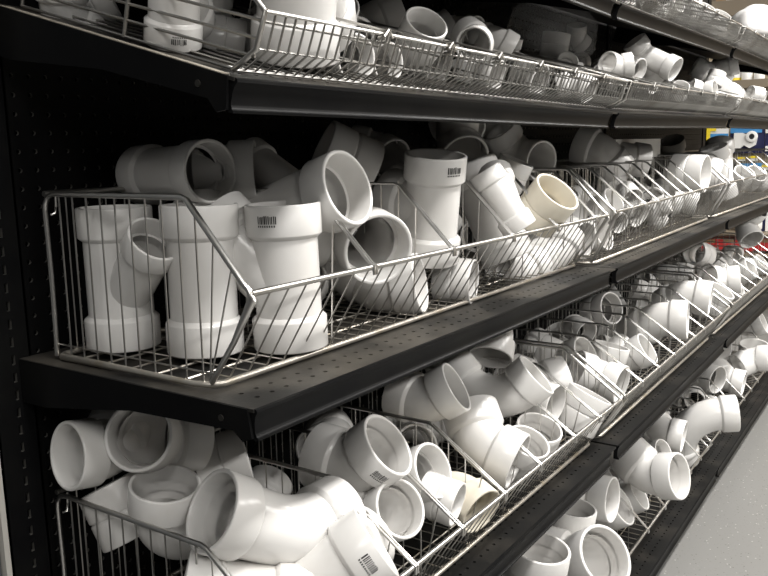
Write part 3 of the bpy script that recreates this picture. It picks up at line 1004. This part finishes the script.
pix('wye_100', -0.350, 728, 84, 20, -0.2, 30, -60, 'white PVC wye in the bright heap at the far end of the upper shelf', rw=0.2)
pix('bend_45_60', -0.350, 704, 90, 21, 0.3, 200, -20, 'white PVC elbow low in the bright heap of the upper shelf', rw=0.1)
pix('coupling_6', -0.390, 750, 93, 15, 0.6, 190, 0, 'white PVC coupling with grey mouth lying far along the upper shelf')
pix('bend_45_60', -0.390, 764, 98, 14, 0.3, 20, 180, 'white PVC elbow at the right edge of the upper shelf', rw=0.1)
pix('bend_45_60', -0.380, 655, 84, 22, 0.5, 20, 180, 'white PVC elbow behind the rail hooks of the second top basket', rw=-0.2)
pix('bend_45_60', -0.410, 590, 92, 28, 0.4, 30, 180, 'white PVC elbow behind wires at the lip gap of the upper shelf', rw=-0.2)
# ---- topmost shelf
pix('bend_45_60', -0.360, 706, 7, 22, 0.3, -60, 180, 'white PVC elbow peeping over the topmost basket rail', rw=-0.2)
pix('coupling_4', -0.360, 722, 14, 20, 0.3, -60, 180, 'white PVC coupling peeping over the topmost rail left of the crumpled bag')
pix('bend_45_60', -0.340, 690, -2, 24, 0.3, -80, 180, 'white PVC elbow high on the topmost shelf at the picture top', rw=-0.2)

# ------------------------------------------------------------------ buried fittings between the placed ones
FILL_KINDS = ['bend_45_60', 'bend_90_60', 'coupling_6', 'bend_45_70', 'tee_100']


BURIED = []


def clear_of(bv):
    for r, t in PLACED:
        if t.overlap(bv): return False
    return True


def fill(tier, xa, xb, n, label, group, ya=-0.33, yb=-0.09, za=0.05, zb=0.17, smin=0.75, smax=1.0):
    T = tier_mtx(tier, xa)
    done = 0
    for trial in range(n * 14):
        if done >= n: break
        k = rnd.choice(FILL_KINDS)
        s = rnd.uniform(smin, smax)
        d = Vector((rnd.uniform(-1, 1), rnd.uniform(-1, 0.4), rnd.uniform(-0.4, 1))).normalized()
        x = Vector((rnd.uniform(-1, 1), rnd.uniform(-1, 1), rnd.uniform(-1, 1)))
        P = T @ Vector((rnd.uniform(xa, xb), rnd.uniform(ya, yb), rnd.uniform(za, zb)))
        m = frame_mtx(P, d, x, s)
        vv, ff = bvh_of(k)
        wv = [m @ v for v in vv]
        Ti = T.inverted()
        ok = True
        for v in wv[::7]:
            l = Ti @ v
            if l.z < 0.012 or l.y > -0.035 or l.y < -0.40 or l.z > zb + 0.05: ok = False; break
        if not ok: continue
        if clear_of(BVHTree.FromPolygons(wv, ff)):
            nm = KINDNAME[k.split('_')[0]]
            BURIED.append((place(k, m, label % CATNAME[nm], group), P.x))
            done += 1
    return done


for a in (('middle', 0.30, 1.15, 6, 'white PVC %s half buried at the back of the near middle basket', 'buried fittings of the near middle basket'),
          ('middle', 1.30, 2.35, 20, 'white PVC %s half hidden among the dividers of the second middle basket', 'buried fittings of the second middle basket', -0.36, -0.18, 0.05, 0.14, 0.6, 0.85),
          ('middle', 2.55, 3.8, 10, 'white PVC %s half hidden in the farthest middle basket', 'buried fittings of the farthest middle basket'),
          ('lower', 0.12, 1.15, 8, 'white PVC %s half buried low in the near lower basket', 'buried fittings of the near lower basket'),
          ('lower', 1.30, 2.35, 12, 'white PVC %s half hidden among the dividers of the second lower basket', 'buried fittings of the second lower basket'),
          ('lower', 2.55, 3.8, 12, 'white PVC %s half hidden in the farthest lower basket', 'buried fittings of the farthest lower basket'),
          ('deck', 0.4, 1.15, 8, 'white PVC %s under the lower shelf in the near base basket', 'buried fittings of the near base basket'),
          ('deck', 1.30, 2.35, 14, 'white PVC %s half hidden in the second base basket', 'buried fittings of the second base basket'),
          ('deck', 2.55, 3.8, 14, 'white PVC %s half hidden in the farthest base basket', 'buried fittings of the farthest base basket')):
    fill(*a)
for a in (('top', 0.25, 1.1, 9, 'small white PVC %s behind the front wires of the near top basket', 'buried fittings of the near top basket'),
          ('top', 1.3, 2.3, 12, 'small white PVC %s behind the front wires of the second top basket', 'buried fittings of the second top basket'),
          ('top', 2.5, 3.8, 12, 'small white PVC %s behind the wires of the farthest top basket', 'buried fittings of the farthest top basket'),
          ('overhead', 1.3, 2.3, 10, 'small white PVC %s behind the wires of the second topmost basket', 'buried fittings of the second topmost basket'),
          ('overhead', 2.5, 3.8, 10, 'small white PVC %s behind the wires of the farthest topmost basket', 'buried fittings of the farthest topmost basket')):
    fill(*a, ya=-0.40, yb=-0.15, za=0.03, zb=0.08, smin=0.5, smax=0.7)

# tell the buried ones apart by their order along the shelf
ORD = ['first', 'second', 'third', 'fourth', 'fifth', 'sixth', 'seventh', 'eighth', 'ninth', 'tenth', 'eleventh', 'twelfth', 'thirteenth', 'fourteenth', 'fifteenth', 'sixteenth']
bylab = {}
for o, x in BURIED: bylab.setdefault(o['label'], []).append((x, o))
for lb, li in bylab.items():
    if len(li) > 1:
        for i, (x, o) in enumerate(sorted(li, key=lambda q: q[0])):
            kn = o['category']
            o['label'] = ORD[min(i, 15)] + ' ' + lb.replace('PVC ' + kn, 'PVC %s from left' % kn, 1)

# ------------------------------------------------------------------ bags and carton
def lumpy(name, c, rx, ry, rz, m, seed, amp=0.14, sub=4, flat=-0.75):
    r = random.Random(seed)
    bm = bmesh.new()
    bmesh.ops.create_icosphere(bm, subdivisions=sub, radius=1)
    ds = [(Vector((r.gauss(0, 1), r.gauss(0, 1), r.gauss(0, 1))).normalized(), r.uniform(2, 7), r.uniform(0, 6)) for _ in range(16)]
    for v in bm.verts:
        k = 1 + sum(amp / 4 * abs(math.sin(f * v.co.dot(d) + p)) for d, f, p in ds) - amp
        q = v.co * k
        v.co = Vector((q.x * rx, q.y * ry, max(q.z, flat) * rz))
    me = bpy.data.meshes.new(name)
    bm.to_mesh(me); bm.free()
    me.materials.append(m)
    me.shade_smooth()
    o = put(name, me)
    o.location = c
    return o


d = ray(552, 34)
o = lumpy('plastic_bag', CAM + d * ((-0.22 - CAM.y) / d.y), 0.15, 0.08, 0.075, M['film'], 3)
tag(o, 'clear crinkled plastic bag around grey fittings on the tilted upper shelf', 'bag')
M['bagwhite'] = mat('milky_plastic', (0.82, 0.81, 0.80), 0.3)
d = ray(753, 26)
o = lumpy('plastic_bag', CAM + d * ((-0.38 - CAM.y) / d.y), 0.10, 0.07, 0.062, M['bagwhite'], 8, 0.2, 4)
tag(o, 'crumpled milky white plastic bag on the topmost basket', 'bag')
M['card_white'] = mat('white_card', (0.72, 0.71, 0.68), 0.6, col2=(0.66, 0.65, 0.62), scale=10)
box = empty('carton', loc=(1.93, -0.15, 0.226))
tag(box, 'long plain white carton lying across the dividers at the back of the middle shelf', 'box')
mb = MB(); mb.box(0, 0.50, -0.055, 0.055, 0.0, 0.062); mb.build('body', M['card_white'], box)
mb = MB(); mb.box(0.0, 0.50, -0.056, -0.001, 0.0622, 0.0640); mb.box(0.0, 0.50, 0.001, 0.056, 0.0622, 0.0640); mb.build('flaps', M['card_white'], box)

# ------------------------------------------------------------------ end wall display
XW = 6.2
M['pegbeige'] = mat('beige_pegboard', (0.36, 0.30, 0.21), 0.7, col2=(0.30, 0.25, 0.17), scale=5)
M['beige'] = mat('beige_paint', (0.22, 0.18, 0.13), 0.6)
M['blue'] = mat('blue_card', (0.06, 0.26, 0.55), 0.45)
M['navy'] = mat('navy_card', (0.012, 0.014, 0.06), 0.45)
M['yellow'] = mat('yellow_card', (0.80, 0.62, 0.03), 0.5)
M['red'] = mat('red_card', (0.55, 0.04, 0.04), 0.45)
M['plastic_white'] = mat('white_plastic', (0.80, 0.79, 0.76), 0.35)
M['dark'] = mat('dark_rubber', (0.02, 0.02, 0.022), 0.5)
M['brown'] = mat('brown_card', (0.30, 0.19, 0.10), 0.7)
mb = MB(); mb.box(XW, XW + 0.1, -7, 3, FLOOR_Z, CEIL_Z)
tag(mb.build('wall_end', M['beige']), 'beige end wall behind the packets', kind='structure')
root = empty('pegboard', loc=(XW - 0.001, 0, 0))
tag(root, 'beige pegboard display panel at the end of the aisle', 'pegboard')
mb = MB()
nY = 60
for i in range(1):
    pm = MB()
    perforated(pm, 0.0, 44, 0.0, 40, 0.0254, 0.004, 'y', 0.0, 0.004)
    # turn the x-z panel into a y-z panel facing the aisle
    mb.v = [(-0.02 + v[1], v[0] - 0.05, v[2] + 0.05) for v in pm.v]
    mb.f = list(pm.f)
mb.build('panel', M['pegbeige'], root)
mb = MB(); mb.box(-0.012, 0.0, -0.05, 1.07, 0.05, 1.07); mb.build('backing', M['dark'], root)


def on_wall(u0, v0, u1, v1, off=0.05):
    a = at_plane(u0, v0, 0, XW - off); b = at_plane(u1, v1, 0, XW - off)
    return max(a.y, b.y), min(a.y, b.y), min(a.z, b.z), max(a.z, b.z)


def wbox(name, px, m, parent, off=0.05, thick=0.01):
    y1, y0, z0, z1 = on_wall(*px, off)
    mbx = MB()
    mbx.box(XW - off - thick, XW - off, y0, y1, z0, z1)
    return part(mbx, name, m, parent)


def wdisc(name, u, v, rpx, m, parent, off=0.06, thick=0.012, inner=0.0):
    c = at_plane(u, v, 0, XW - off)
    r = rpx * (ray(u, v) * ((XW - off - CAM.x) / ray(u, v).x)).length / FPX * 0.95
    mbx = MB()
    Y, Z = Vector((0, 1, 0)), Vector((0, 0, 1))
    X = Vector((1, 0, 0))
    prof = [(0, max(inner * r, 0.0005)), (0, r * 0.92), (0.1, r), (1, r), (1, max(inner * r, 0.0005)), (0, max(inner * r, 0.0005))]
    mbx.quad_strip_rings([ring(c - X * (thick * (1 - t)), Y, Z, rr, 20) for t, rr in prof])
    return part(mbx, name, m, parent, 40)


def wthing(name, px, label, cat, group=None):
    y1, y0, z0, z1 = on_wall(*px)
    r = empty(name, loc=(XW - 0.05, (y0 + y1) / 2, z0))
    tag(r, label, cat, group)
    bpy.context.view_layer.update()
    return r


r = wthing('hanging_packet', (709, 129, 729, 153), 'white hanging packet with blue band and yellow tag, left of the navy one', 'packet', 'hanging packets on the end pegboard')
wbox('card', (709, 129, 728, 153), M['plastic_white'], r)
wbox('blue_band', (709, 134, 728, 140), M['blue'], r, 0.062)
wbox('yellow_strip', (709, 128.6, 716, 131), M['yellow'], r, 0.062)
wdisc('ring', 713, 143, 4.2, M['plastic_white'], r, 0.062, 0.03, 0.5)
wdisc('hole', 713, 143, 2.0, M['dark'], r, 0.065, 0.006)
r = wthing('hanging_packet', (731, 128, 764, 153), 'navy hanging packet with blue header and white drain kit', 'packet', 'hanging packets on the end pegboard')
wbox('card', (731, 128, 764, 153), M['navy'], r)
wbox('header', (731, 127.6, 762, 132.5), M['blue'], r, 0.062)
y1, y0, z0, z1 = on_wall(735, 133, 757, 148, 0.06)
mbx = MB()
prof = [(0, 0.0), (0, 1), (0.35, 1.0), (0.5, 0.9), (0.8, 0.95), (1.0, 0.6), (0.95, 0.2), (0.7, 0.0), (0.45, 0.2), (0.3, 0.0)]
prof = [(y1 + (y0 - y1) * a, z1 - (z1 - z0) * (1 - bq)) for a, bq in prof]
mbx.prism_x(prof, XW - 0.095, XW - 0.062)
part(mbx, 'drain_kit', M['plastic_white'], r)
wdisc('flange', 752, 136.5, 5.2, M['plastic_white'], r, 0.095, 0.02, 0.5)
wdisc('flange_hole', 752, 136.5, 2.6, M['dark'], r, 0.097, 0.006)
r = wthing('hanging_packet', (766, 128, 782, 155), 'dark packet with pale tag cut by the right edge, beside the navy one', 'packet', 'hanging packets on the end pegboard')
wbox('card', (766, 128, 782, 155), M['navy'], r)
wbox('tag', (766, 128, 772, 133), M['card_white'], r, 0.062)
wbox('stripe', (765.5, 146, 770, 151), M['plastic_white'], r, 0.062)
for px, lb in (((737, 157, 745, 161), 'small yellow and white price tag left of the wider one'), ((749, 156, 758, 161), 'wider yellow and white price tag below the navy packet'),
               ((762, 165, 770, 170), 'yellow and white price tag at the right edge')):
    r = wthing('price_tag', px, lb, 'price tag', 'price tags on the end pegboard')
    wbox('card', px, M['card_white'], r, 0.06, 0.004)
    wbox('yellow_band', (px[0], px[1], px[2], px[1] + 2.1), M['yellow'], r, 0.065, 0.003)
for px, lb in (((741, 163.5, 750, 172), 'blue packet in the lower row, left one'), ((751, 163, 762, 172), 'blue packet in the lower row, right one')):
    r = wthing('hanging_packet', px, lb, 'packet', 'hanging packets on the end pegboard')
    wbox('card', px, M['blue'], r)
    wbox('navy_base', (px[0], px[3] - 1, px[2], px[3] + 6), M['navy'], r)
r = wthing('display_post', (705.5, 127, 709, 153), 'narrow yellow post beside the white hanging packet', 'post')
wbox('face', (705.5, 127, 709, 175), M['yellow'], r, 0.05, 0.03)
wbox('edge', (704, 127, 705.5, 175), M['dark'], r, 0.05, 0.03)
# lower goods in front of the end wall
r = wthing('goods_shelf', (700, 248, 800, 252), 'beige goods shelf low on the end wall under the red boxes', 'shelf')
wbox('board', (690, 249, 810, 253), M['beige'], r, 0.05, 0.25)
for i, (u0, u1) in enumerate(((700, 719), (720, 738), (739, 757), (758, 780))):
    lb = ('leftmost', 'second', 'third', 'rightmost')[i]
    r = wthing('red_box', (u0, 235, u1, 249), 'red carton low on the end wall shelf, %s of four' % lb, 'box', 'red boxes on the end wall')
    wbox('carton', (u0 + .3, 235 + (i % 2), u1 - .3, 249), M['red'], r, 0.05, 0.16)
    wbox('label', (u0 + 4, 239, u1 - 4, 243), M['brown'], r, 0.211, 0.002)
r = wthing('roll_pack', (749, 212, 762, 232), 'white roll in plastic with blue top, before the navy sign', 'roll')
c = at_plane(755.5, 230, 0, XW - 0.15)
hgt = at_plane(755.5, 213, 0, XW - 0.15).z - c.z
mbx = MB()
mbx.quad_strip_rings([ring(c + Vector((0, 0, hgt * t)), Vector((1, 0, 0)), Vector((0, 1, 0)), rr, 20) for t, rr in ((0, 0.0005), (0, 0.035), (0.1, 0.045), (0.55, 0.045), (0.6, 0.043), (0.6, 0.0005))])
part(mbx, 'roll', M['plastic_white'], r, 40)
mbx = MB()
mbx.quad_strip_rings([ring(c + Vector((0, 0, hgt * t)), Vector((1, 0, 0)), Vector((0, 1, 0)), rr, 20) for t, rr in ((0.601, 0.0005), (0.601, 0.046), (0.8, 0.044), (0.97, 0.03), (1.0, 0.0005))])
part(mbx, 'blue_top', M['blue'], r, 40)
r = wthing('sign_board', (762, 208, 790, 236), 'navy board with a white panel at the right edge', 'sign')
wbox('board', (762, 207, 790, 236), M['navy'], r)
wbox('white_panel', (766.5, 209, 790, 232), M['plastic_white'], r, 0.062)
r = wthing('small_carton', (741, 218, 748, 228), 'small white carton left of the blue-topped roll', 'box')
wbox('carton', (741, 218, 748, 228), M['card_white'], r, 0.05, 0.1)
wbox('lid', (740.7, 217, 748.3, 219.5), M['brown'], r, 0.045, 0.11)
r = wthing('goods_shelf', (690, 230, 800, 233), 'beige goods shelf under the blue-topped roll', 'shelf')
wbox('board', (690, 230, 810, 233), M['beige'], r, 0.05, 0.22)
# jugs on an upper wall shelf
r = wthing('goods_shelf', (715, 84, 800, 87), 'beige goods shelf under the three white jugs', 'shelf')
wbox('board', (710, 83.5, 800, 86.5), M['beige'], r, 0.05, 0.2)
for (u, wpx, v0, v1, band, lb) in ((734, 11, 66, 83, True, 'white jug with a yellow band, leftmost of three'), (746.5, 9.5, 67, 83, False, 'white jug in the middle of three'), (759, 9, 70, 83, False, 'white jug at the right of three')):
    c = at_plane(u, v1, 0, XW - 0.14)
    top = at_plane(u, v0, 0, XW - 0.14)
    sc = (c - CAM).length / FPX
    R = wpx * sc / 2
    H = top.z - c.z
    r = empty('jug', loc=(c.x, c.y, c.z))
    tag(r, lb + ' on the upper wall shelf', 'jug', 'jugs on the end wall')
    mbx = MB()
    Xa, Ya, Za = Vector((1, 0, 0)), Vector((0, 1, 0)), Vector((0, 0, 1))
    mbx.quad_strip_rings([ring(Za * (H * t), Xa, Ya, max(R * k, 0.0004), 20) for t, k in ((0, 0), (0, .9), (.06, 1), (.75, 1), (.9, .7), (.95, .4), (1, .38), (1, 0))])
    mbx.build('bottle', M['plastic_white'], r, 40)
    mbx = MB()
    mbx.quad_strip_rings([ring(Za * (H * t), Xa, Ya, R * k, 20) for t, k in ((1.0, .01), (1.0, .45), (1.12, .45), (1.12, .01))])
    mbx.build('cap', M['dark'], r, 40)
    if band:
        mbx = MB()
        mbx.quad_strip_rings([ring(Za * (H * t), Xa, Ya, R * 1.01, 20) for t in (0.05, 0.28)])
        mbx.build('yellow_band', M['yellow'], r, 40)
r = wthing('goods_shelf', (700, 8, 800, 13), 'beige goods shelf high on the end wall at the picture top', 'shelf')
wbox('board', (700, 8.5, 800, 13.5), M['beige'], r, 0.05, 0.25)
r = wthing('carton', (742, -12, 768, 8), 'pale carton on the high wall shelf at the top right', 'box')
wbox('body', (742, -12, 768, 4.5), M['card_white'], r, 0.05, 0.18)
wbox('tape', (753, -12, 757, 6.0), M['beige'], r, 0.2301, 0.002)
r = wthing('carton', (722, -12, 740, 8), 'brown carton left of the pale carton on the high wall shelf', 'box')
wbox('body', (722, -12, 739, 5.5), M['brown'], r, 0.05, 0.18)
wbox('label', (726, 0, 735, 5), M['card_white'], r, 0.2301, 0.002)
# unseen ceiling fixtures that carry the lamps, the added one too
M['lens'] = mat('lamp_lens', (0.85, 0.85, 0.82), 0.4)
for i, L in enumerate(LAMPS):
    r = empty('ceiling_light', loc=(L[0], L[1], CEIL_Z))
    tag(r, 'unseen long fluorescent ceiling fixture, number %s along the ceiling above the aisle' % ORD[i], 'ceiling light', 'ceiling fixtures')
    mbx = MB(); mbx.box(-0.64, 0.64, -0.16, 0.16, -0.06, 0.0); mbx.build('housing', M['plastic_white'], r)
    mbx = MB(); mbx.box(-0.60, 0.60, -0.14, 0.14, -0.068, -0.061); mbx.build('lens', M['lens'], r)
bpy.context.view_layer.update()
